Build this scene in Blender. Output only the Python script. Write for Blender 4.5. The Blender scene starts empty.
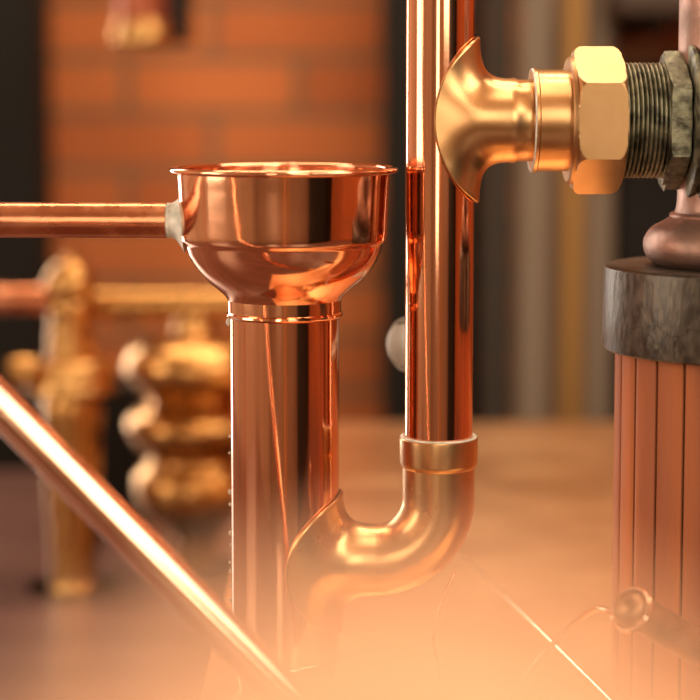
import bpy, bmesh, math, random
from mathutils import Vector, Matrix
random.seed(7)
PI = math.pi
scene = bpy.context.scene
col = scene.collection
# ------------------------------------------------------------------ camera
F = 1800.0                     # focal length in pixels of the 700 px frame
DF = 0.764                     # distance to the plane of the pipes
ZC = 1.25                      # lens height above the room floor
PITCH = math.radians(5.0)
SH = -(250 - F*math.tan(PITCH))/F
cam_d = bpy.data.cameras.new('camera'); cam = bpy.data.objects.new('camera', cam_d); col.objects.link(cam)
cam.location = (0, -DF, ZC); cam.rotation_euler = (PI/2 - PITCH, 0, 0)
cam_d.sensor_width = 36; cam_d.lens = 36*F/700; cam_d.shift_y = SH*F/700
cam_d.clip_start = 0.01; cam_d.clip_end = 50
cam_d.dof.use_dof = True; cam_d.dof.focus_distance = DF - 0.012; cam_d.dof.aperture_fstop = 4.9
scene.camera = cam
# ------------------------------------------------------------------ light
scene.view_settings.view_transform = 'Standard'; scene.view_settings.look = 'None'
scene.view_settings.gamma = 1; scene.view_settings.use_curve_mapping = False
scene.view_settings.exposure = 0.0
W = bpy.data.worlds.new('world'); scene.world = W; W.use_nodes = True
W.node_tree.nodes['Background'].inputs[0].default_value = (1, .8, .58, 1)
W.node_tree.nodes['Background'].inputs[1].default_value = .3

def area(name, loc, target, sx, sy, power, colr=(1, .86, .66)):
    l = bpy.data.lights.new(name, 'AREA'); l.shape = 'RECTANGLE'; l.size = sx; l.size_y = sy
    l.energy = power; l.color = colr
    o = bpy.data.objects.new(name, l); col.objects.link(o); o.location = loc
    d = Vector(target) - Vector(loc); o.rotation_euler = d.to_track_quat('-Z', 'Y').to_euler()
    return o
YB = 2.4 - DF                  # back wall
# window in the back wall left of the view, windows behind the viewer, ceiling lamps, brick fill
area('window_light_back', (-1.0, YB-.035, 1.5), (-1.0, 0, 1.5), .36, 1.5, 18, (1, .93, .82))
area('window_light_left', (-1.56, -.45, 1.6), (0, -.45, 1.6), .7, 1.1, 14, (1, .86, .68))
area('window_light_rear', (-.55, -2.95, 1.6), (-.55, 0, 1.5), .5, 1.3, 12, (1, .84, .62))
area('window_light_rear_right', (.95, -2.95, 2.05), (.95, 0, 2.05), .95, 1.3, 26, (1, .87, .66))
area('window_light_right', (1.56, -1.5, 2.36), (0, -1.5, 2.36), 2.3, .98, 50, (1, .88, .68))
area('ceiling_light_front', (.15, -.35, 2.85), (.15, -.35, 0), .16, 1.2, 8, (1, .82, .58))
area('wall_fill_light', (-.1, 1.0, 2.85), (-.1, 1.3, 0), 1.6, .2, 30, (1, .80, .55))  # unseen fill added to brighten the brick wall
area('ceiling_light_side', (.75, .35, 2.85), (.7, .35, 0), .16, 1.2, 12, (1, .85, .62))

# ------------------------------------------------------------------ pixel <-> place
cp, sp = math.cos(PITCH), math.sin(PITCH)
def P(px, py, y=0.0):
    """point of the plane Y=y seen at photo pixel (px,py)"""
    u = (350-py)/F + SH
    d = Vector(((px-350)/F, cp + u*sp, -sp + u*cp))
    return Vector((0, -DF, ZC)) + d*((y+DF)/d.y)
def S(n, y=0.0):
    return n*(y+DF)/F
# ------------------------------------------------------------------ materials
def mat(name, base, metallic=0., rough=.4, bump=0., bscale=200., var=0., vscale=20., col2=None, rvar=0., stretch=(1,1,1), spec=None):
    m = bpy.data.materials.new(name); m.use_nodes = True
    nt = m.node_tree; n = nt.nodes; b = n['Principled BSDF']
    b.inputs['Base Color'].default_value = (*base, 1); b.inputs['Metallic'].default_value = metallic
    b.inputs['Roughness'].default_value = rough
    if spec is not None: b.inputs['Specular IOR Level'].default_value = spec
    tc = n.new('ShaderNodeTexCoord'); mp = n.new('ShaderNodeMapping'); mp.inputs['Scale'].default_value = stretch
    nt.links.new(tc.outputs['Object'], mp.inputs[0])
    if var or col2 or rvar:
        t = n.new('ShaderNodeTexNoise'); t.inputs['Scale'].default_value = vscale; t.inputs['Detail'].default_value = 5
        nt.links.new(mp.outputs[0], t.inputs['Vector'])
        r = n.new('ShaderNodeValToRGB'); c2 = col2 or tuple(c*(1-var) for c in base)
        r.color_ramp.elements[0].position = .38; r.color_ramp.elements[1].position = .66
        r.color_ramp.elements[0].color = (*c2, 1); r.color_ramp.elements[1].color = (*base, 1)
        nt.links.new(t.outputs[0], r.inputs[0]); nt.links.new(r.outputs[0], b.inputs['Base Color'])
        if rvar:
            mr = n.new('ShaderNodeMapRange'); mr.inputs[1].default_value = .3; mr.inputs[2].default_value = .7
            mr.inputs[3].default_value = rough; mr.inputs[4].default_value = rough+rvar
            nt.links.new(t.outputs[0], mr.inputs[0]); nt.links.new(mr.outputs[0], b.inputs['Roughness'])
    if bump:
        t2 = n.new('ShaderNodeTexNoise'); t2.inputs['Scale'].default_value = bscale; t2.inputs['Detail'].default_value = 3
        nt.links.new(mp.outputs[0], t2.inputs['Vector'])
        bp = n.new('ShaderNodeBump'); bp.inputs['Strength'].default_value = bump; bp.inputs['Distance'].default_value = .001
        nt.links.new(t2.outputs[0], bp.inputs['Height']); nt.links.new(bp.outputs[0], b.inputs['Normal'])
    return m
copper = mat('polished_copper', (.89, .44, .26), 1, .07, bump=.08, bscale=60, rvar=.07, vscale=45, var=.12)
copper_pipe = mat('drawn_copper', (.88, .41, .24), 1, .08, bump=.08, bscale=50, stretch=(1, 1, .12), rvar=.05, vscale=60, var=.15)
copper_bar = mat('handrail_copper', (.94, .58, .40), 1, .12, rvar=.04, vscale=30, var=.1)
copper_dull = mat('dull_copper', (.78, .35, .19), 1, .22, bump=.2, bscale=90, rvar=.15, vscale=50, col2=(.55, .2, .1))
golden = mat('cast_gunmetal', (.64, .38, .18), 1, .27, bump=.10, bscale=70, rvar=.06, vscale=30, col2=(.56, .31, .14))
golden_nut = mat('nut_brass', (.46, .27, .13), 1, .33, bump=.06, bscale=110, rvar=.1, vscale=60, col2=(.40, .23, .105))
brass = mat('brass', (.64, .36, .13), 1, .24, rvar=.08, vscale=10, col2=(.45, .22, .07))
green_brass = mat('weathered_brass', (.30, .29, .20), .8, .36, bump=.5, bscale=300, rvar=.2, vscale=160, col2=(.07, .065, .045))
pewter = mat('tinned_pipe', (.30, .19, .15), .9, .36, bump=.5, bscale=120, rvar=.2, vscale=60, col2=(.5, .3, .24))
solder = mat('solder', (.90, .88, .80), .05, .5, bump=.8, bscale=250, rvar=.2, vscale=150, col2=(.5, .5, .43))
grey_cap = mat('grey_zinc', (.5, .46, .4), .6, .4, rvar=.1, vscale=60, var=.2)
tank_cop = mat('brushed_copper_sheet', (.95, .62, .35), 1, .33, bump=.08, bscale=14, rvar=.08, vscale=12, col2=(.88, .53, .28))
ball_cop = mat('satin_copper', (.76, .46, .29), .6, .75)
black_iron = mat('black_iron', (.013, .011, .009), 0, .6, var=.3, vscale=6, spec=.2)
dark_panel = mat('dark_cabinet', (.008, .006, .005), 0, .6, spec=.2)
taupe = mat('grey_lagging', (.26, .20, .145), 0, .5, var=.2, vscale=9, stretch=(1,1,.1))
gold_pipe = mat('ochre_pipe', (.36, .2, .06), .5, .45)
iron_grey = mat('grey_iron', (.08, .068, .055), .3, .5)
wood_bench = mat('bench_wood', (.16, .075, .06), 0, .3, var=.4, vscale=6, stretch=(.3, 3, 1))
floor_m = mat('floor_tile', (.2, .12, .08), 0, .4, var=.3, vscale=3)
ceil_m = mat('ceiling_paint', (.5, .33, .2), 0, .8)
rod_cop = mat('browned_copper', (.42, .22, .12), .9, .33, bump=.3, bscale=120, rvar=.12, vscale=80, col2=(.25, .12, .06))
dark_cop = mat('tarnished_copper', (.35, .10, .05), .8, .4)
oak = mat('oak', (.62, .40, .2), 0, .45, var=.3, vscale=5, stretch=(4, 4, .5))
wood_frame = mat('dark_wood', (.05, .025, .015), 0, .4)
glass_m = mat('window_glass', (1, 1, 1), 0, .02)
_b = glass_m.node_tree.nodes['Principled BSDF']; _b.inputs['Transmission Weight'].default_value = 1; _b.inputs['IOR'].default_value = 1.02

def brick_mat():
    m = bpy.data.materials.new('brick'); m.use_nodes = True; nt = m.node_tree; n = nt.nodes; b = n['Principled BSDF']
    tc = n.new('ShaderNodeTexCoord'); br = n.new('ShaderNodeTexBrick')
    mp = n.new('ShaderNodeMapping')
    nt.links.new(tc.outputs['UV'], mp.inputs[0]); nt.links.new(mp.outputs[0], br.inputs['Vector'])
    br.inputs['Scale'].default_value = 1; br.inputs['Brick Width'].default_value = .228; br.inputs['Row Height'].default_value = .0745
    br.inputs['Mortar Size'].default_value = .007; br.inputs['Mortar Smooth'].default_value = .2; br.inputs['Bias'].default_value = 0
    br.inputs['Color1'].default_value = (.74, .215, .06, 1); br.inputs['Color2'].default_value = (.56, .145, .04, 1)
    br.inputs['Mortar'].default_value = (.28, .15, .075, 1)
    no = n.new('ShaderNodeTexNoise'); no.inputs['Scale'].default_value = 7; no.inputs['Detail'].default_value = 6
    nt.links.new(mp.outputs[0], no.inputs['Vector'])
    mx = n.new('ShaderNodeMixRGB'); mx.blend_type = 'MULTIPLY'; mx.inputs[0].default_value = .3
    nt.links.new(br.outputs[0], mx.inputs[1]); nt.links.new(no.outputs[0], mx.inputs[2]); nt.links.new(mx.outputs[0], b.inputs['Base Color'])
    b.inputs['Roughness'].default_value = .8
    bp = n.new('ShaderNodeBump'); bp.inputs['Strength'].default_value = .6; bp.inputs['Distance'].default_value = .004
    inv = n.new('ShaderNodeMath'); inv.operation = 'SUBTRACT'; inv.inputs[0].default_value = 1
    nt.links.new(br.outputs['Fac'], inv.inputs[1]); nt.links.new(inv.outputs[0], bp.inputs['Height']); nt.links.new(bp.outputs[0], b.inputs['Normal'])
    return m
brick = brick_mat()
plaster = mat('plaster', (.50, .38, .28), 0, .8, var=.15, vscale=3, bump=.3, bscale=40)

def cap_mat():
    m = mat('cracked_band', (.12, .10, .08), .8, .34, bump=.5, bscale=200, rvar=.12, vscale=300, col2=(.06, .05, .042), stretch=(1, 1, .5))
    nt = m.node_tree; n = nt.nodes; b = n['Principled BSDF']
    tc = n.new('ShaderNodeTexCoord'); no = n.new('ShaderNodeTexNoise'); no.inputs['Scale'].default_value = 40; no.inputs['Detail'].default_value = 4
    ad = n.new('ShaderNodeMixRGB'); ad.blend_type = 'ADD'; ad.inputs[0].default_value = .05
    nt.links.new(tc.outputs['Object'], no.inputs['Vector']); nt.links.new(tc.outputs['Object'], ad.inputs[1]); nt.links.new(no.outputs['Color'], ad.inputs[2])
    vo = n.new('ShaderNodeTexVoronoi'); vo.feature = 'DISTANCE_TO_EDGE'; vo.inputs['Scale'].default_value = 13
    nt.links.new(ad.outputs[0], vo.inputs['Vector'])
    cr = n.new('ShaderNodeValToRGB'); cr.color_ramp.elements[0].position = .0; cr.color_ramp.elements[1].position = .007
    nt.links.new(vo.outputs['Distance'], cr.inputs[0])
    old = b.inputs['Base Color'].links[0].from_socket
    mx = n.new('ShaderNodeMixRGB'); mx.blend_type = 'MULTIPLY'; mx.inputs[0].default_value = .35
    nt.links.new(old, mx.inputs[1]); nt.links.new(cr.outputs[0], mx.inputs[2]); nt.links.new(mx.outputs[0], b.inputs['Base Color'])
    return m
band_m = cap_mat()
wood_m = mat('red_lagging_wood', (.50, .155, .05), 0, .5, bump=.4, spec=.3, bscale=120, stretch=(1, 1, .08), vscale=40, col2=(.30, .10, .05), rvar=.2)
groove_m = mat('groove_dark', (.06, .025, .012), 0, .7)

# ------------------------------------------------------------------ mesh helpers
def tag(o, label=None, cat=None, group=None, kind=None):
    if label: o['label'] = label
    if cat: o['category'] = cat
    if group: o['group'] = group
    if kind: o['kind'] = kind
    return o
def thing(name, loc, label, cat, group=None):
    o = bpy.data.objects.new(name, None); col.objects.link(o); o.location = loc; o.empty_display_size = .02
    bpy.context.view_layer.update()
    return tag(o, label, cat, group)
def obj(name, bm, m, parent=None, angle=35, flat=False):
    me = bpy.data.meshes.new(name); bmesh.ops.recalc_face_normals(bm, faces=bm.faces)
    bm.to_mesh(me); bm.free()
    for mm in (m if isinstance(m, (list, tuple)) else [m]): me.materials.append(mm)
    if not flat:
        for p in me.polygons: p.use_smooth = True
        me.set_sharp_from_angle(angle=math.radians(angle))
    # origin at base centre
    if me.vertices:
        xs = [v.co for v in me.vertices]
        c = Vector(((min(v.x for v in xs)+max(v.x for v in xs))/2, (min(v.y for v in xs)+max(v.y for v in xs))/2, min(v.z for v in xs)))
        me.transform(Matrix.Translation(-c))
    else: c = Vector()
    o = bpy.data.objects.new(name, me); col.objects.link(o)
    if parent is not None:
        o.parent = parent
        w = Vector()
        q = parent
        while q is not None: w += q.location; q = q.parent
        o.location = c - w
    else: o.location = c
    return o
def basis(axis):
    a = Vector(axis).normalized()
    h = Vector((0, 0, 1)) if abs(a.z) < .9 else Vector((1, 0, 0))
    e1 = a.cross(h).normalized(); e2 = a.cross(e1).normalized()
    return a, e1, e2
def lathe(bm, prof, origin, axis=(0, 0, 1), segs=96, closed=False):
    """prof: list of (radius, distance along axis)"""
    a, e1, e2 = basis(axis); o = Vector(origin); rings = []
    for r, t in prof:
        if r < 1e-6: rings.append([bm.verts.new(o + a*t)])
        else: rings.append([bm.verts.new(o + a*t + (e1*math.cos(2*PI*k/segs) + e2*math.sin(2*PI*k/segs))*r) for k in range(segs)])
    pairs = list(zip(rings[:-1], rings[1:]))
    if closed: pairs.append((rings[-1], rings[0]))
    for A, B in pairs:
        for k in range(segs):
            j = (k+1) % segs
            if len(A) == 1 and len(B) == 1: continue
            if len(A) == 1: bm.faces.new((A[0], B[k], B[j]))
            elif len(B) == 1: bm.faces.new((A[k], A[j], B[0]))
            else: bm.faces.new((A[k], A[j], B[j], B[k]))
    return bm
def smooth_prof(pts, n=6):
    out = []
    for i in range(len(pts)-1):
        p0 = pts[max(i-1, 0)]; p1 = pts[i]; p2 = pts[i+1]; p3 = pts[min(i+2, len(pts)-1)]
        for k in range(n):
            t = k/n
            out.append(tuple(.5*((2*p1[q]) + (-p0[q]+p2[q])*t + (2*p0[q]-5*p1[q]+4*p2[q]-p3[q])*t*t + (-p0[q]+3*p1[q]-3*p2[q]+p3[q])*t**3) for q in range(len(p1))))
    out.append(tuple(pts[-1])); return out
def tube(bm, path, rad, segs=32, caps=True, dome=False):
    path = [Vector(p) for p in path]; rads = rad if isinstance(rad, (list, tuple)) else [rad]*len(path)
    t0 = (path[1]-path[0]).normalized(); _, e1, _ = basis(t0); rings = []
    for i, p in enumerate(path):
        t = (path[min(i+1, len(path)-1)] - path[max(i-1, 0)]).normalized()
        e1 = (e1 - t*e1.dot(t)).normalized(); e2 = t.cross(e1)
        rings.append([bm.verts.new(p + (e1*math.cos(2*PI*k/segs)+e2*math.sin(2*PI*k/segs))*rads[i]) for k in range(segs)])
    for A, B in zip(rings[:-1], rings[1:]):
        for k in range(segs):
            j = (k+1) % segs; bm.faces.new((A[k], A[j], B[j], B[k]))
    if caps:
        bm.faces.new(rings[0]); bm.faces.new(rings[-1])
    return bm
def catmull(pts, n=10):
    return [Vector(p) for p in smooth_prof([tuple(p) for p in pts], n)]
def box(bm, x0, x1, y0, y1, z0, z1, bev=0):
    r = bmesh.ops.create_cube(bm, size=1, matrix=Matrix.Translation(((x0+x1)/2, (y0+y1)/2, (z0+z1)/2)) @ Matrix.Diagonal((x1-x0, y1-y0, z1-z0, 1)))
    if bev:
        ed = list({e for v in r['verts'] for e in v.link_edges})
        bmesh.ops.bevel(bm, geom=ed, offset=bev, segments=3, affect='EDGES', profile=.5)
    return bm
def B(): return bmesh.new()

# ------------------------------------------------------------------ the room
XL, XR, YR, ZH = -1.6, 1.6, -3.0, 3.0
def wall_quad(name, p0, ux, w, h, holes=(), m=brick, thick=.1, nrm=(0, 1, 0), uoff=0, voff=0):
    """wall from p0 along ux, height h, with rectangular holes (u0,u1,v0,v1); thickness goes along nrm (outwards)"""
    bm = B(); uvl = bm.loops.layers.uv.new('UVMap'); ux = Vector(ux); nn = Vector(nrm); p0 = Vector(p0)
    us = sorted({0, w, *[q for H in holes for q in H[:2]]}); vs = sorted({0, h, *[q for H in holes for q in H[2:]]})
    def quad(pts, uvs):
        f = bm.faces.new([bm.verts.new(p) for p in pts])
        for l, uv in zip(f.loops, uvs): l[uvl].uv = (uv[0]+uoff, uv[1]+voff)
    def pt(u, v, k=0): return p0 + ux*u + Vector((0, 0, v)) + nn*(thick*k)
    for i in range(len(us)-1):
        for j in range(len(vs)-1):
            u0, u1, v0, v1 = us[i], us[i+1], vs[j], vs[j+1]
            if any(H[0] <= u0 and u1 <= H[1] and H[2] <= v0 and v1 <= H[3] for H in holes): continue
            for k in (0, 1): quad([pt(u0, v0, k), pt(u1, v0, k), pt(u1, v1, k), pt(u0, v1, k)], [(u0, v0), (u1, v0), (u1, v1), (u0, v1)])
    for (a, b, c, d) in list(holes) + [(0, w, 0, h)]:
        for (q0, q1) in (((a, c), (b, c)), ((b, c), (b, d)), ((b, d), (a, d)), ((a, d), (a, c))):
            quad([pt(*q0, 0), pt(*q1, 0), pt(*q1, 1), pt(*q0, 1)], [q0, q1, (q1[0]+.1, q1[1]), (q0[0]+.1, q0[1])])
    me = bpy.data.meshes.new(name); bmesh.ops.remove_doubles(bm, verts=bm.verts, dist=1e-6); bm.to_mesh(me); bm.free(); me.materials.append(m)
    o = bpy.data.objects.new(name, me); col.objects.link(o); tag(o, kind='structure'); return o
# brick courses of the back wall line up with the photo: mortar at y=60 px, upright joint at x=126 px in that course
mz = P(0, 114, YB).z; mx_ = P(126, 0, YB).x
row_h, bw = .0745, .228
voff = -(mz % row_h) + 0; 
k0 = round((mz+voff)/row_h)
uo = -((mx_ - XL) % bw) + (bw/2 if k0 % 2 == 0 else 0)
wall_quad('wall_back', (XL, YB, 0), (1, 0, 0), XR-XL, ZH, [(.40, .80, .72, 2.28)], nrm=(0, 1, 0), uoff=uo+bw*20, voff=voff+row_h*40)
wall_quad('wall_left', (XL, YR, 0), (0, 1, 0), YB-YR, ZH, [(2.18, 2.92, 1.02, 2.18)], nrm=(-1, 0, 0), m=plaster)
wall_quad('wall_right', (XR, YR, 0), (0, 1, 0), YB-YR, ZH, [(.3, 2.7, 1.84, 2.88)], nrm=(1, 0, 0))
wall_quad('wall_rear', (XL, YR, 0), (1, 0, 0), XR-XL, ZH, [(.78, 1.32, .92, 2.28), (2.08, 3.02, 1.38, 2.72)], nrm=(0, -1, 0), m=plaster)
o = obj('floor', box(B(), XL-.1, XR+.1, YR-.1, YB+.1, -.05, 0), floor_m, flat=True); tag(o, kind='structure')
o = obj('ceiling', box(B(), XL-.1, XR+.1, YR-.1, YB+.1, ZH, ZH+.05), ceil_m, flat=True); tag(o, kind='structure')
def window(idx, axis, c, w, h, z):
    """frame and pane standing in a wall hole; axis 'x' = wall runs along x"""
    bm = B(); f = .03
    def bar(u0, u1, z0, z1):
        if axis == 'x': box(bm, c[0]+u0, c[0]+u1, c[1]-.02, c[1]+.02, z0, z1)
        else: box(bm, c[0]-.02, c[0]+.02, c[1]+u0, c[1]+u1, z0, z1)
    bar(-w/2, -w/2+f, z, z+h); bar(w/2-f, w/2, z, z+h); bar(-w/2+f, w/2-f, z, z+f); bar(-w/2+f, w/2-f, z+h-f, z+h)
    bar(-.01, .01, z+f, z+h-f); bar(-w/2+f, w/2-f, z+h*.5-.01, z+h*.5+.01)
    o = obj('window_%d' % idx, bm, wood_frame, flat=True); tag(o, kind='structure')
    bm = B()
    if axis == 'x': box(bm, c[0]-w/2+f, c[0]+w/2-f, c[1]-.003, c[1]+.003, z+f, z+h-f)
    else: box(bm, c[0]-.003, c[0]+.003, c[1]-w/2+f, c[1]+w/2-f, z+f, z+h-f)
    obj('pane', bm, glass_m, o, flat=True)
window(1, 'x', (-1.0, YB+.05), .40, 1.56, .72)
window(2, 'y', (XL-.05, -.45), .74, 1.16, 1.02)
window(3, 'x', (-.55, YR-.05), .54, 1.36, .92)
window(4, 'x', (.95, YR-.05), .94, 1.34, 1.38)
window(5, 'y', (XR+.05, -1.5), 2.4, 1.04, 1.84)
# pale door added in the rear wall for the gold stripe in the copper
o = obj('door_1', box(B(), -.15, .38, YR, YR+.04, 0, 2.1), oak, flat=True); tag(o, kind='structure')

t = thing('dark_cupboard', (XR-.2, -1.75, 0), 'tall dark cupboard against the right wall, seen only as a dark stripe in the copper', 'cupboard')
obj('body', box(B(), XR-.4, XR-.01, -2.3, -1.2, .08, 2.0, .005), black_iron, t)
obj('plinth', box(B(), XR-.38, XR-.01, -2.28, -1.22, 0, .08, .002), wood_frame, t)
# iron columns and pipes standing before the back wall
def post(name, px0, px1, y, m, label, cat, z1=ZH, round_=True, group=None):
    c = P((px0+px1)/2, 350, y); r = S((px1-px0)/2, y); bm = B()
    if round_: lathe(bm, [(0, 0), (r*1.1, 0), (r*1.1, .03), (r, .035), (r, z1), (0, z1)], (c.x, y, 0), segs=48)
    else: box(bm, c.x-r, c.x+r, y-.05, y+.05, 0, z1, .004)
    return tag(obj(name, bm, m), label, cat, group)
post('iron_column', -75, 50, 1.45, black_iron, 'wide black column at the left edge of the photo, before the brick wall', 'column', round_=False)
post('iron_column', 382, 478, 1.48, black_iron, 'black column seen behind the slim upright copper pipe', 'column', round_=False)
post('iron_pipe', 483, 510, 1.46, iron_grey, 'dark grey upright pipe right of the slim copper pipe, in the blurred background', 'pipe')
post('lagged_pipe', 516, 556, 1.40, taupe, 'taupe upright pipe in the blurred background, left of the ochre pipe', 'pipe')
post('painted_pipe', 560, 583, 1.30, gold_pipe, 'ochre yellow upright pipe between two taupe pipes in the background', 'pipe')
post('lagged_pipe', 584, 611, 1.42, taupe, 'taupe upright pipe in the blurred background, right of the ochre pipe', 'pipe')
c0 = P(614, 70, 1.46); c1 = P(760, 70, 1.46)
t = thing('dark_cabinet', ((c0.x+c1.x)/2, 1.46, 0), 'dark cabinet against the brick wall behind the threaded fitting', 'cabinet')
obj('body', box(B(), c0.x, c1.x, 1.42, 1.60, 0, P(614, 68, 1.42).z, .006), dark_panel, t)
obj('plinth', box(B(), c0.x-.005, c1.x+.005, 1.41, 1.605, 0, .06, .003), wood_frame, t)

zs = P(650, 12, 1.28).z  # shelf added to shade the brick; its underside makes the dark top band
t = thing('shade_shelf', (.68, YB-.17, zs), 'dark wooden shelf added above the dark cabinet to shade the brick at the top right', 'shelf')
obj('shelf_board', box(B(), .30, 1.2, 1.28, YB, zs, zs+.035, .002), wood_frame, t)
for x in (.36, 1.1): obj('bracket', box(B(), x-.01, x+.01, 1.34, YB, zs-.02, zs), black_iron, t)
# ------------------------------------------------------------------ bench and tank
ZB = ZC - .375
t = thing('work_bench', (-.2, .3, 0), 'dark reddish wooden bench under the blurred brass fittings on the left', 'bench')
obj('bench_top', box(B(), -1.2, 1.3, -.74, 1.04, ZB-.04, ZB, .004), wood_bench, t)
for x in (-1.1, 1.2):
    for y in (-.66, .96): obj('leg', box(B(), x-.03, x+.03, y-.03, y+.03, 0, ZB-.04, .003), wood_frame, t)
ZT = ZC - .2545
x0t = P(208, 690, 0).x
tank = thing('copper_tank', (.4, .3, ZB), 'broad copper-topped tank with a diagonal seam, carrying the pipes', 'tank')
bm = B(); box(bm, x0t, 1.0, -.09, .645, ZB, ZT-.002); obj('tank_body', bm, tank_cop, tank)
bm = B(); box(bm, x0t-.002, 1.004, -.094, .649, ZT-.0018, ZT); obj('tank_lid', bm, tank_cop, tank)
def onplate(px, py):
    u = (350-py)/F + SH; d = Vector(((px-350)/F, cp+u*sp, -sp+u*cp)); return Vector((0, -DF, ZC)) + d*((ZT-ZC)/d.z)
a, b = onplate(452, 547), onplate(660, 747)
bm = B(); dirn = (b-a).normalized(); sd = Vector((-dirn.y, dirn.x, 0))
prof = [(-.0008, 0), (-.0004, .0005), (.0004, .0005), (.0008, 0)]
ra = [bm.verts.new(a + dirn*.03 + sd*u + Vector((0, 0, v))) for u, v in prof]; rb = [bm.verts.new(b + sd*u + Vector((0, 0, v))) for u, v in prof]
for k in range(4): bm.faces.new((ra[k], ra[(k+1) % 4], rb[(k+1) % 4], rb[k]))
bm.faces.new(ra); bm.faces.new(rb); obj('seam', bm, copper_bar, tank)

# ------------------------------------------------------------------ copper funnel, its stand pipe and feed pipe
AX = 284.5
def yz(py, y=0): return P(AX, py, y).z
def prof_px(pts, ref=None): return [(S(r), yz(py)) for r, py in pts]
c = P(AX, 314); fx = c.x
fn = thing('copper_funnel', (fx, 0, yz(318)), 'round copper funnel with a rolled rim on top of the wide upright pipe', 'funnel')
outer = [(107, 171), (106.8, 178)] + [(106.6-2.6*(k/10), 178+6*k) for k in range(1, 11)] + [(103, 240.5), (100, 242.5), (99, 245), (97, 252), (93.5, 260), (87, 270), (79, 279), (68, 288), (60, 294.5), (57.3, 299)]
inner = [(r-3, p-(2 if i > 12 else 0)) for i, (r, p) in enumerate(outer)][::-1]
bm = B(); lathe(bm, prof_px(outer + inner), (fx, 0, 0), segs=160, closed=True)
obj('bowl', bm, copper, fn, angle=50)
bm = B(); rz = yz(169.8); rr = S(109.5); rp = [(rr + S(5.0)*math.cos(2*PI*k/20), rz + S(3.5)*math.sin(2*PI*k/20)) for k in range(20)]
lathe(bm, rp, (fx, 0, 0), segs=160, closed=True); obj('rim', bm, copper, fn)
bm = B(); lathe(bm, prof_px([(57, 297), (57, 311), (58.6, 312.5), (58.8, 314.5), (57, 316.5), (55.2, 317), (55.2, 297)]), (fx, 0, 0), segs=128, closed=True)
obj('collar', bm, copper, fn)
# stand pipe
sp_ = thing('stand_pipe', (fx, 0, ZT), 'wide upright copper pipe under the funnel, with white drips down its left edge', 'pipe')
zt = yz(303); zb = yz(652)
bm = B(); lathe(bm, [(S(54.8), zt), (S(54.9), zb), (S(52), zb), (S(52), zt)], (fx, 0, 0), segs=160, closed=True); obj('pipe_body', bm, copper_pipe, sp_)
bm = B(); lathe(bm, [(S(r), z) for r, z in ((54.9, yz(652)), (56.2, yz(654)), (56.2, yz(657)), (54.6, yz(659)), (50, yz(675)), (47, yz(690)), (47, ZT), (44, ZT), (44, yz(652)))], (fx, 0, 0), segs=128, closed=True)
obj('base_reducer', bm, copper, sp_)
for i, (px, py, r) in enumerate([(229, 322, 3.2), (229.8, 436, 1.2), (229.6, 452, 1.1), (230, 492, 2), (230.5, 504, 1.5), (230.5, 532, 1.8), (231, 545, 1.4), (230, 562, 1.2), (231, 570, 1.6), (230.2, 600, 1.5), (231, 585, 1.2)]):
    bm = B(); q = P(px, py); bmesh.ops.create_icosphere(bm, subdivisions=2, radius=S(r)); bmesh.ops.scale(bm, vec=(1, 1, 1.4), verts=bm.verts)
    bmesh.ops.translate(bm, vec=(q.x, -.001*(i % 3), q.z), verts=bm.verts); tag(obj('solder_drip', bm, solder, sp_), 'pale solder drip on the pipe edge')
# feed pipe
a = P(-140, 219.5); b = P(166.5, 220.3); a2 = Vector((-.62, 0, a.z)); arc = [Vector((-.62-.03*math.sin(PI/2*k/10), 0, a.z-.03+.03*math.cos(PI/2*k/10))) for k in range(1, 11)]
fp = thing('feed_pipe', (-.65, 0, ZB), 'slim horizontal copper pipe joining the funnel from the left', 'pipe')
bm = B(); n = 40; tube(bm, [Vector((-.65, 0, ZB)), Vector((-.65, 0, a.z-.2))] + arc[::-1] + [a2] + [a.lerp(b, k/n) for k in range(n+1)], S(17.8), 64); obj('pipe_body', bm, copper_dull, fp)
bm = B(); ax = (b-a).normalized()
lathe(bm, smooth_prof([(0, 0), (S(14), 0), (S(16.5), S(.5)), (S(17.8), S(3)), (S(17.6), S(6)), (S(19), S(9.5)), (S(22), S(13)), (S(28), S(17)), (S(31), S(20)), (0, S(21))], 3), b - ax*S(1), ax, 64)
tag(obj('solder_joint', bm, solder, fp), 'pale grey solder fillet')

# ------------------------------------------------------------------ slim upright pipe, elbow and side branch
SX0, SX1 = 442, 438.5
p_bot = P(SX1, 452); p_top = P(SX0, -260); p_top = p_bot.lerp(p_top, (ZH-p_bot.z)/(p_top.z-p_bot.z))
PR = S(34.3)
sl = thing('upright_pipe', p_bot, 'slim upright copper pipe in the middle, rising out of the top of the photo', 'pipe')
bm = B(); tube(bm, [p_top.lerp(p_bot, k/30) for k in range(31)], PR, 128); obj('pipe_body', bm, copper_pipe, sl)
def pipe_x(py): return SX0 + (SX1-SX0)*(py+260)/712.0

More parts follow.
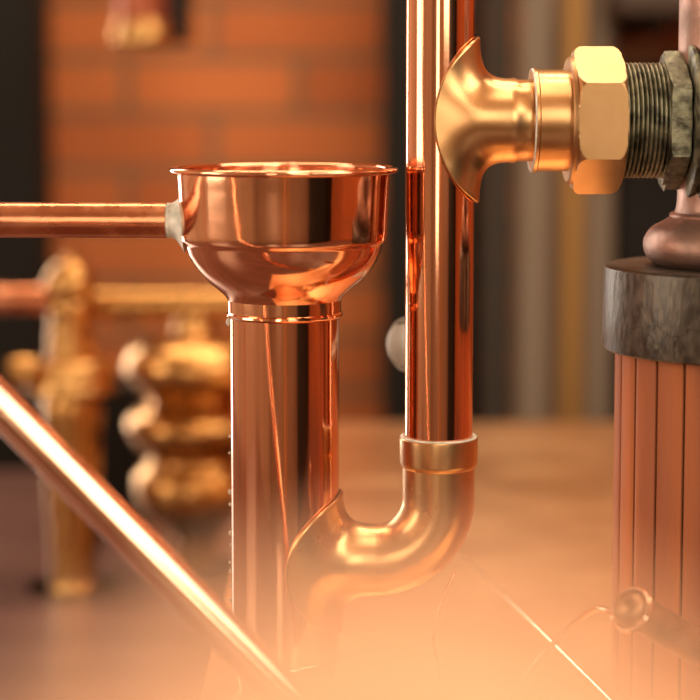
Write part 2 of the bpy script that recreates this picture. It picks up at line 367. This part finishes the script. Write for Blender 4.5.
def saddle(bm, cyl_x, R, zc, neck_x, r, phimax, hz_up, hz_dn, k1=.35, k2=.5, nt=160, nu=28, th=S(3)):
    """trumpet-shaped saddle from a round neck (at neck_x, radius r) down to a curve lying on a vertical cylinder of radius R at cyl_x"""
    def sheet(off):
        g = []
        for i in range(nt):
            t = 2*PI*i/nt; ct, st = math.cos(t), math.sin(t); hz = hz_up if st > 0 else hz_dn
            Rr = R + S(.6) + off
            phi = phimax*ct; zz = hz*st
            P3 = Vector((Rr*math.cos(phi), -Rr*math.sin(phi), zz))
            tz = st; tp = ct
            T = Vector((-math.sin(phi)*tp, -math.cos(phi)*tp, tz)).normalized()
            rr_ = r - th + off
            P0 = Vector((neck_x-cyl_x, -rr_*ct, rr_*st)); L = (P3-P0).length
            P1 = P0 + Vector((-L*k1, 0, 0)); P2 = P3 - T*L*k2
            # keep the second handle outside the cylinder
            hr = math.hypot(P2.x, P2.y)
            if hr < Rr+S(1): P2.x *= (Rr+S(1))/hr; P2.y *= (Rr+S(1))/hr
            row = []
            for j in range(nu+1):
                u = j/nu; q = P0*(1-u)**3 + P1*3*u*(1-u)**2 + P2*3*u*u*(1-u) + P3*u**3
                hr = math.hypot(q.x, q.y)
                if hr < Rr: q.x *= Rr/hr; q.y *= Rr/hr
                row.append(bm.verts.new((cyl_x+q.x, q.y, zc+q.z)))
            g.append(row)
        return g
    o_ = sheet(th); i_ = sheet(0)
    for i in range(nt):
        j = (i+1) % nt
        for k in range(nu):
            bm.faces.new((o_[i][k], o_[j][k], o_[j][k+1], o_[i][k+1])); bm.faces.new((i_[i][k], i_[i][k+1], i_[j][k+1], i_[j][k]))
        bm.faces.new((o_[i][nu], o_[j][nu], i_[j][nu], i_[i][nu])); bm.faces.new((o_[i][0], i_[i][0], i_[j][0], o_[j][0]))
    return bm
def saddle_edge(bm, cyl_x, R, zc, phimax, hu, hd, off, rad, n=160):
    pts = []
    for i in range(n):
        t = 2*PI*i/n; phi = phimax*math.cos(t); z = (hu if math.sin(t) > 0 else hd)*math.sin(t)
        pts.append(Vector((cyl_x+(R+off)*math.cos(phi), -(R+off)*math.sin(phi), zc+z)))
    rings = []
    for i, p in enumerate(pts):
        t = (pts[(i+1) % n]-pts[i-1]).normalized(); e1 = Vector((p.x-cyl_x, p.y, 0)).normalized(); e1 = (e1 - t*e1.dot(t)).normalized(); e2 = t.cross(e1)
        rings.append([bm.verts.new(p+(e1*math.cos(2*PI*k/10)+e2*math.sin(2*PI*k/10))*rad) for k in range(10)])
    for i in range(n):
        A, C = rings[i], rings[(i+1) % n]
        for k in range(10): j = (k+1) % 10; bm.faces.new((A[k], A[j], C[j], C[k]))
    return bm

# elbow: socket at the top, bend, saddle on the stand pipe
ec = P(377, 498); ez = P(377, 560).z; ER = S(36.5)
el = thing('pipe_elbow', (P(438.5, 560).x, 0, ez-ER), 'golden copper elbow joining the slim upright pipe to the wide stand pipe', 'elbow')
bm = B(); cr = ec.z - ez; xe = P(438.5, 470).x
xn = xe - cr
path = [Vector((xe, 0, P(438, 462).z)), Vector((xe, 0, P(438, 480).z))] + [Vector((xn + cr*math.cos(-PI/2*k/20), 0, ec.z + cr*math.sin(-PI/2*k/20))) for k in range(21)]
path += [Vector((xn-S(3), 0, ez))]
path = [p for i, p in enumerate(path) if i == 0 or (p-path[i-1]).length > 1e-5]
tube(bm, path, ER, 96); obj('bend', bm, golden, el)
bm = B(); saddle(bm, fx, S(55), ez, xn, ER, math.radians(86), S(70), S(72), .55, .5)
obj('saddle_flange', bm, golden, el, angle=50)
bm = B(); saddle_edge(bm, fx, S(55), ez, math.radians(86), S(70), S(72), S(2.2), S(1.7)); obj('flange_edge', bm, golden, el)
bm = B(); zt0 = P(438, 437).z
lathe(bm, [(S(r), P(438, py).z) for r, py in ((34.4, 436.5), (38.3, 436.5), (39.5, 437.5), (39.7, 440), (39.4, 461), (38.8, 464), (36.4, 467), (34.4, 467))], (xe, 0, 0), segs=128, closed=True)
obj('socket', bm, golden, el, angle=28)
bm = B(); rp = [(S(36.6)+S(2.2)*math.cos(2*PI*k/12), P(438, 436.3).z + S(1.3)*math.sin(2*PI*k/12)) for k in range(12)]
lathe(bm, rp, (xe, 0, 0), segs=96, closed=True); tag(obj('solder_ring', bm, solder, el), 'pale ring of solder round the socket mouth')
# wire hanging under the elbow
bm = B(); tube(bm, catmull([P(455, 572, -.004), P(441, 604, -.012), P(433.5, 636, -.014), P(438, 668, -.014), P(446, 706, -.014), Vector((P(449, 720, -.014).x, -.014, ZT+.001))], 10), S(1.5), 12)
tag(obj('thin_wire', bm, copper_dull), 'thin wire hanging from the underside of the golden elbow', 'wire')

# side branch
bz = P(520, 120.5).z; bxp = P(pipe_x(120), 120).x; X = lambda px: P(px, 120).x
br = thing('branch_fitting', (X(540), 0, bz-S(51)), 'golden branch fitting saddled on the slim upright pipe, ending in a big hexagon nut', 'fitting')
bm = B(); saddle(bm, bxp, PR, bz, X(508), S(42), math.radians(99), S(81), S(80), .5, .55, th=S(4.5))
obj('saddle_flange', bm, golden, br, angle=50)
bm = B(); saddle_edge(bm, bxp, PR, bz, math.radians(99), S(81), S(80), S(3), S(2.1)); obj('flange_edge', bm, golden, br)
bm = B(); lathe(bm, [(S(r), S(x-508)) for r, x in ((38, 506), (41.8, 506), (42.4, 514), (40.8, 517), (40.5, 533), (38, 533))], (X(508), 0, bz), (1, 0, 0), 96, closed=True); obj('neck', bm, golden, br)
bm = B(); lathe(bm, [(S(r), S(x-508)) for r, x in ((38, 531), (50.5, 531), (52, 532.2), (52, 535), (50.6, 536.2), (50.4, 579), (38, 579))], (X(508), 0, bz), (1, 0, 0), 96, closed=True); obj('sleeve', bm, golden, br, angle=28)
bm = B(); rp = [(S(50.5)+S(1.5)*math.cos(2*PI*k/10), S(23.6)+S(1.2)*math.sin(2*PI*k/10)) for k in range(10)]
lathe(bm, rp, (X(508), 0, bz), (1, 0, 0), 80, closed=True); tag(obj('solder_ring', bm, solder, br), 'pale line of solder at the sleeve edge')
def hexnut(bm, x0, x1, R, z, chl, chr_, rot=0, n=180, m=26, bore=None, e=.45):
    rows = []
    L = x1-x0
    for j in range(m+1):
        f = j/m; x = x0 + L*f
        ch = R*1.02
        if f < chl: ch = R*(.875 + .145*(1-(1-f/chl)**2)**.5)
        if 1-f < chr_: ch = min(ch, R*(.875 + .145*(1-(1-(1-f)/chr_)**2)**.5))
        row = []
        for k in range(n):
            th = 2*PI*k/n; rh = R*math.cos(PI/6)/math.cos(((th+rot) % (PI/3)) - PI/6)
            r = min(rh, ch); row.append(bm.verts.new((x, -r*math.cos(th), z+r*math.sin(th))))
        rows.append(row)
    for A, C in zip(rows[:-1], rows[1:]):
        for k in range(n): j = (k+1) % n; bm.faces.new((A[k], A[j], C[j], C[k]))
    bm.faces.new(rows[0]); bm.faces.new(rows[-1]); return bm
nut = thing('hexagon_nut', (X(603), 0, bz-S(74)), 'large golden hexagon union nut between the sleeve and the threaded nipple', 'nut')
bm = B(); hexnut(bm, X(571), X(619.5), S(73.5), bz, .32, .30, rot=PI/6, n=720, m=48); obj('nut_body', bm, golden_nut, nut, angle=18)
bm = B(); lathe(bm, [(S(r), S(x-570)) for r, x in ((48, 566.5), (61, 566.5), (63, 568), (64, 571.5), (48, 571.5))], (X(570), 0, bz), (1, 0, 0), 96, closed=True); obj('nut_collar', bm, golden_nut, nut)
# threaded nipple
nip = thing('threaded_nipple', (X(645), 0, bz-S(57)), 'weathered greenish threaded nipple between the golden nut and the flange', 'nipple')
pr = [(0, S(-3)), (S(53), S(-3))]
for k in range(11): pr += [(S(53), S(4.5*k-1)), (S(57.2), S(4.5*k+.6)), (S(57.6), S(4.5*k+1.5)), (S(57.2), S(4.5*k+2.4))]
pr += [(S(53), S(50)), (0, S(50))]
bm = B(); lathe(bm, pr, (X(619), 0, bz), (1, 0, 0), 128); obj('thread', bm, green_brass, nip, angle=50)
bm = B(); hexnut(bm, X(661), X(681), S(69), bz, .25, .1, rot=PI/6, n=480, m=40); obj('hexagon_collar', bm, green_brass, nip, angle=18)
bm = B(); q = P(664, 180); tube(bm, [P(664, 178, -.003), P(663.6, 186, -.003), P(663.8, 191, -.003)], [S(3.2), S(2), S(.4)], 12); tag(obj('solder_drip', bm, solder, nip), 'pale hanging drip')

# ------------------------------------------------------------------ lagged column with its cap
CX = 735; cx = P(CX, 300).x
def cz(py): return P(CX, py).z
colm = thing('lagged_column', (cx, 0, ZT), 'round column of red wooden staves under a cracked grey band at the right edge', 'column')
R1 = S(118.5); bm = B(); ns = 24; zt, zb = cz(336), ZT; ring = []
for k in range(ns):
    a0 = 2*PI*(k+.62)/ns; w = 2*PI/ns; g = .075*w
    for f, dr, mi in ((0, -S(3.5), 1), (g/w, -S(3.5), 1), (g/w+.012, -S(.8), 0), (g/w+.06, 0, 0), (.28, S(.15), 0), (.5, S(.2), 0), (.72, S(.15), 0), (.94, 0, 0), (.988, -S(.8), 0)):
        ring.append((a0+f*w, R1+dr, mi))
n = len(ring)
T = [bm.verts.new((cx+r*math.cos(a_), r*math.sin(a_), zt)) for a_, r, _ in ring]; Bv = [bm.verts.new((cx+r*math.cos(a_), r*math.sin(a_), zb)) for a_, r, _ in ring]
for k in range(n):
    j = (k+1) % n; f = bm.faces.new((T[k], T[j], Bv[j], Bv[k])); f.material_index = 1 if ring[k][2] else 0
bm.faces.new(T); bm.faces.new(Bv)
obj('wooden_lagging', bm, [wood_m, groove_m], colm, angle=30)
bm = B()
lathe(bm, [(0, cz(265)), (S(120), cz(265)), (S(128), cz(265.6)), (S(130), cz(267)), (S(131), cz(270)), (S(132.5), cz(343)), (S(132), cz(347)), (S(130), cz(348.5)), (S(117), cz(348.5)), (S(117), cz(335)), (0, cz(335))], (cx, 0, 0), segs=160)
obj('cap_band', bm, band_m, colm)
fin = thing('riser_pipe', (cx, 0, cz(266)), 'pinkish grey upright pipe with a bulging foot on top of the grey band', 'pipe')
bm = B()
pp = smooth_prof([(59, 190), (59.5, 205), (63, 214), (72, 221), (84, 228), (91, 238), (92, 248), (88, 258), (80, 264)], 6)
pp = [(60, -60), (60, 60), (60, 150)] + pp + [(76, 266), (0, 266)]
lathe(bm, [(0, ZH), (S(60), ZH)] + [(S(r), cz(py)) for r, py in pp], (cx, 0, 0), segs=128); obj('pipe_body', bm, pewter, fin)
bm = B(); lathe(bm, [(S(r), cz(py)) for r, py in ((58, 212), (64.5, 212.6), (66.5, 214.5), (66, 217), (60, 219))], (cx, 0, 0), segs=128); obj('ring_bead', bm, pewter, fin)
# flange on the riser
fl = thing('pipe_flange', (X(705), 0, bz-S(84)), 'dark weathered round flange at the right edge, clamping the threaded nipple', 'flange')
bm = B(); lathe(bm, [(S(r), S(x-690)) for r, x in ((0, 689), (76, 689), (79.5, 690.5), (80, 693.5), (77, 695), (77, 697), (84, 699), (85.5, 701.5), (85.5, 716), (84, 718), (0, 718))], (X(684), 0, bz), (1, 0, 0), 128); obj('flange_disc', bm, green_brass, fl)

# ------------------------------------------------------------------ rod with binding wire
q = [P(630, 608, -.104), P(652, 620, -.096), P(676, 634, -.088), P(700, 648, -.082), P(745, 674, -.078), P(790, 700, -.078)]
path = catmull(q, 8); end = Vector((path[-1].x+.012, path[-1].y, ZT)); path += [path[-1].lerp(end, .5) , end]
bm = B(); nn = len(path); rd = [S(18, -.07)]*nn
tube(bm, path, rd, 40, caps=True)
rod = thing('copper_rod', end, 'dull copper rod with a rounded end lying before the wooden staves', 'rod')
obj('rod_body', bm, rod_cop, rod)
bm = B(); ax = (path[0]-path[1]).normalized(); r_ = S(18, -.07)
lathe(bm, [(r_*math.cos(k*PI/20), r_*.7*math.sin(k*PI/20)) for k in range(10)] + [(0, r_*.7)], path[0], ax, 40); obj('rounded_end', bm, rod_cop, rod)
# binding wire round the rod and away to the lower left
bm = B(); a_, e1, e2 = basis(path[4]-path[0]); c_ = path[2]; wr = S(2.6, -.07); pts = []
axw = (path[2]-path[0]).normalized(); vv = Vector((-.5, -1, .3)); vv = (vv-axw*vv.dot(axw)).normalized(); rt = path[1] + vv*(r_+wr)
wx = P(502, 735, -.066); pts = catmull([Vector((wx.x, wx.y, ZT+.001)), P(509, 712, -.066), P(522, 684, -.068), P(545, 652, -.075), P(575, 623, -.085), P(598, 608, -.098), rt.lerp(P(598, 608, -.098), .4), rt], 10)
tube(bm, pts, S(3.0, -.07), 14)
rr_ = r_ + wr; rp = [(rr_ + wr*math.cos(2*PI*k/10), wr*math.sin(2*PI*k/10)) for k in range(10)]
lathe(bm, rp, path[1], path[2]-path[0], 48, closed=True)
tag(obj('binding_wire', bm, copper_bar), 'thin copper wire looped round the rod end and curving to the bottom edge', 'wire')

# ------------------------------------------------------------------ grey knob behind the slim pipe
ky = .075; kc = P(410.5, 344.5, ky); kax = Vector((-.80, -.60, .02)).normalized()
kn = thing('grey_knob', kc, 'small pale grey round knob peeking out left of the slim upright pipe', 'knob')
R_ = S(27.5, ky)
bm = B(); lathe(bm, [(0, .008), (R_*.45, .0078), (R_*.75, .0066), (R_*.78, .0015), (R_*.86, .0013), (R_*.88, .0035), (R_*.97, .0035), (R_, .0022), (R_, -.0008), (R_*.95, -.002), (0, -.002)], kc, kax, 64); obj('knob_disc', bm, grey_cap, kn)
bm = B(); tube(bm, [kc - kax*.001, kc - kax*.03, Vector((p_bot.x, PR-.001, kc.z))], R_*.35, 24); obj('knob_stem', bm, grey_cap, kn)

# ------------------------------------------------------------------ copper hand bar crossing the foreground
yb = -.137
u0 = P(4, 409, yb); u1 = P(223, 630, yb); dd = (u1-u0).normalized()
lo = u1 + dd*((ZB+.012-u1.z)/dd.z); hi = u0 - dd*((u0.x-(XL+.0))/-dd.x if False else (u0.x-XL)/dd.x)
hb = thing('copper_bar', (lo.x, yb, ZB), 'long shiny copper bar crossing the lower left foreground diagonally', 'bar')
bm = B(); tube(bm, [lo.lerp(hi, k/20) for k in range(21)], S(20.5, yb), 64); obj('bar_body', bm, copper_bar, hb)
bm = B(); lathe(bm, [(0, 0), (.022, 0), (.022, .004), (.012, .008), (.012, .014), (0, .014)], (lo.x, yb, ZB), segs=48); obj('bar_foot', bm, brass, hb)

# ------------------------------------------------------------------ blurred copper ball on a stem close to the lens
by = -DF + .112; bc = Vector((.0035, by, ZC-.0643)); BR = .033
bl = thing('copper_ball', (bc.x, by, ZB), 'large blurred copper ball finial close to the lens along the bottom edge', 'ball finial')
bm = B(); lathe(bm, [(BR*math.sin(PI*k/64), BR*-math.cos(PI*k/64)) if 0 < k < 64 else (0, BR*(-1 if k == 0 else 1)) for k in range(65)], bc, segs=128); obj('ball', bm, ball_cop, bl)
bm = B(); lathe(bm, [(0, ZB), (.035, ZB), (.035, ZB+.008), (.014, ZB+.02), (.010, ZB+.05), (.010, bc.z-BR-.01), (.014, bc.z-BR-.004), (.014, bc.z-BR+.003), (0, bc.z-BR+.003)], (bc.x, by, 0), segs=64); obj('stem', bm, ball_cop, bl)

# ------------------------------------------------------------------ blurred brass fittings on the bench
yv = .60
def vz(py, y): return P(350, py, y).z
def standing(name, px, y, prof, m, label, cat, parts=()):
    x = P(px, 350, y).x
    t = thing(name, (x, y, ZB), label, cat)
    for pn, pr_, pm in [('body', prof, m)] + list(parts):
        bm = B(); lathe(bm, [(S(r, y), max(vz(py, y), ZB)) for r, py in smooth_prof(pr_, 4)], (x, y, 0), segs=64); obj(pn, bm, pm, t)
    return t
standing('brass_valve', 71, yv, [(0, 606), (44, 606), (44, 596), (26, 588), (24, 560), (27, 500), (29, 440), (28, 395), (0, 394)], brass,
         'blurred brass valve with a ball top standing at the far left of the bench', 'valve',
         [('collar', [(0, 392), (44, 391), (46, 380), (44, 366), (38, 358), (0, 357)], brass), ('neck', [(24, 358), (23, 340), (22, 320), (21, 300), (0, 299)], brass),
          ('ball_top', [(0, 308), (16, 304), (25, 292), (25, 278), (16, 264), (8, 260), (7, 254), (0, 252)], brass)])
standing('bell_valve', 194, yv+.05, [(0, 610), (44, 609), (44, 600), (24, 590), (24, 545), (34, 524), (54, 508), (61, 492), (60, 474), (50, 463), (47, 454), (58, 445), (68, 431), (68, 417), (56, 407), (45, 399), (57, 388), (70, 370), (67, 352), (50, 339), (26, 333), (20, 326), (18, 312), (0, 311)], brass,
         'blurred brass valve body of three stacked bulging discs left of the wide stand pipe', 'valve')
def hpipe(name, pxa, pxb, py, y, r, m, label):
    bm = B(); tube(bm, [P(pxa, py, y), P((pxa+pxb)/2, py, y), P(pxb, py, y)], S(r, y), 48); return tag(obj(name, bm, m), label, 'pipe')
hpipe('brass_pipe', 94, 300, 304, yv+.05, 15, brass, 'blurred horizontal brass pipe between the two brass valves and behind the stand pipe')
hpipe('copper_pipe', int(350+XL*F/(yv+DF)), 50, 299, yv, 14, copper_dull, 'blurred horizontal copper pipe running from the ball-topped valve to the left edge')
bm = B(); a = P(88, 378, .8); b = P(142, 436, .8); box(bm, a.x, b.x, .76, .84, ZB, a.z, .004); t = obj('cavity_block', bm, black_iron); tag(t, 'dark block put in for the dark cavity between the two blurred brass valves', 'block')  # black box added to give the dark hollow between the valves
# union on the left of the valve
bm = B(); q = P(24, 372, yv-.03); lathe(bm, [(0, -S(14, yv)), (S(15, yv), -S(13, yv)), (S(17, yv), 0), (S(15, yv), S(13, yv)), (0, S(14, yv))], q, (1, 0, 0), 48)
tube(bm, [q, P(70, 374, yv)], S(8, yv), 24)
tag(obj('brass_plug', bm, brass), 'blurred brass plug sticking out left of the ball-topped valve', 'plug')
# brass ended pipe hanging from the ceiling
yh = 1.1
hx = P(143, 30, yh)
t = thing('drop_pipe', (hx.x, yh, P(137, 46, yh).z), 'dark copper pipe with a brass end cap coming down at the top left', 'pipe')
bm = B(); lathe(bm, [(0, P(0, 24, yh).z), (S(26, yh), P(0, 24, yh).z), (S(26, yh), ZH), (0, ZH)], (hx.x, yh, 0), segs=48); obj('pipe_body', bm, dark_cop, t)
bm = B(); lathe(bm, [(0, P(0, 47, yh).z), (S(24, yh), P(0, 46, yh).z), (S(30, yh), P(0, 41, yh).z), (S(31, yh), P(0, 30, yh).z), (S(27, yh), P(0, 22, yh).z), (0, P(0, 22, yh).z)], (hx.x, yh, 0), segs=48); obj('end_cap', bm, brass, t)
hx2 = P(180, 30, yh+.1)
bm = B(); lathe(bm, [(0, P(0, 42, yh).z), (S(13, yh), P(0, 42, yh).z), (S(13, yh), ZH), (0, ZH)], (hx2.x, yh+.1, 0), segs=32); tag(obj('iron_pipe', bm, black_iron), 'black upright pipe ending beside the brass end cap at the top left', 'pipe')
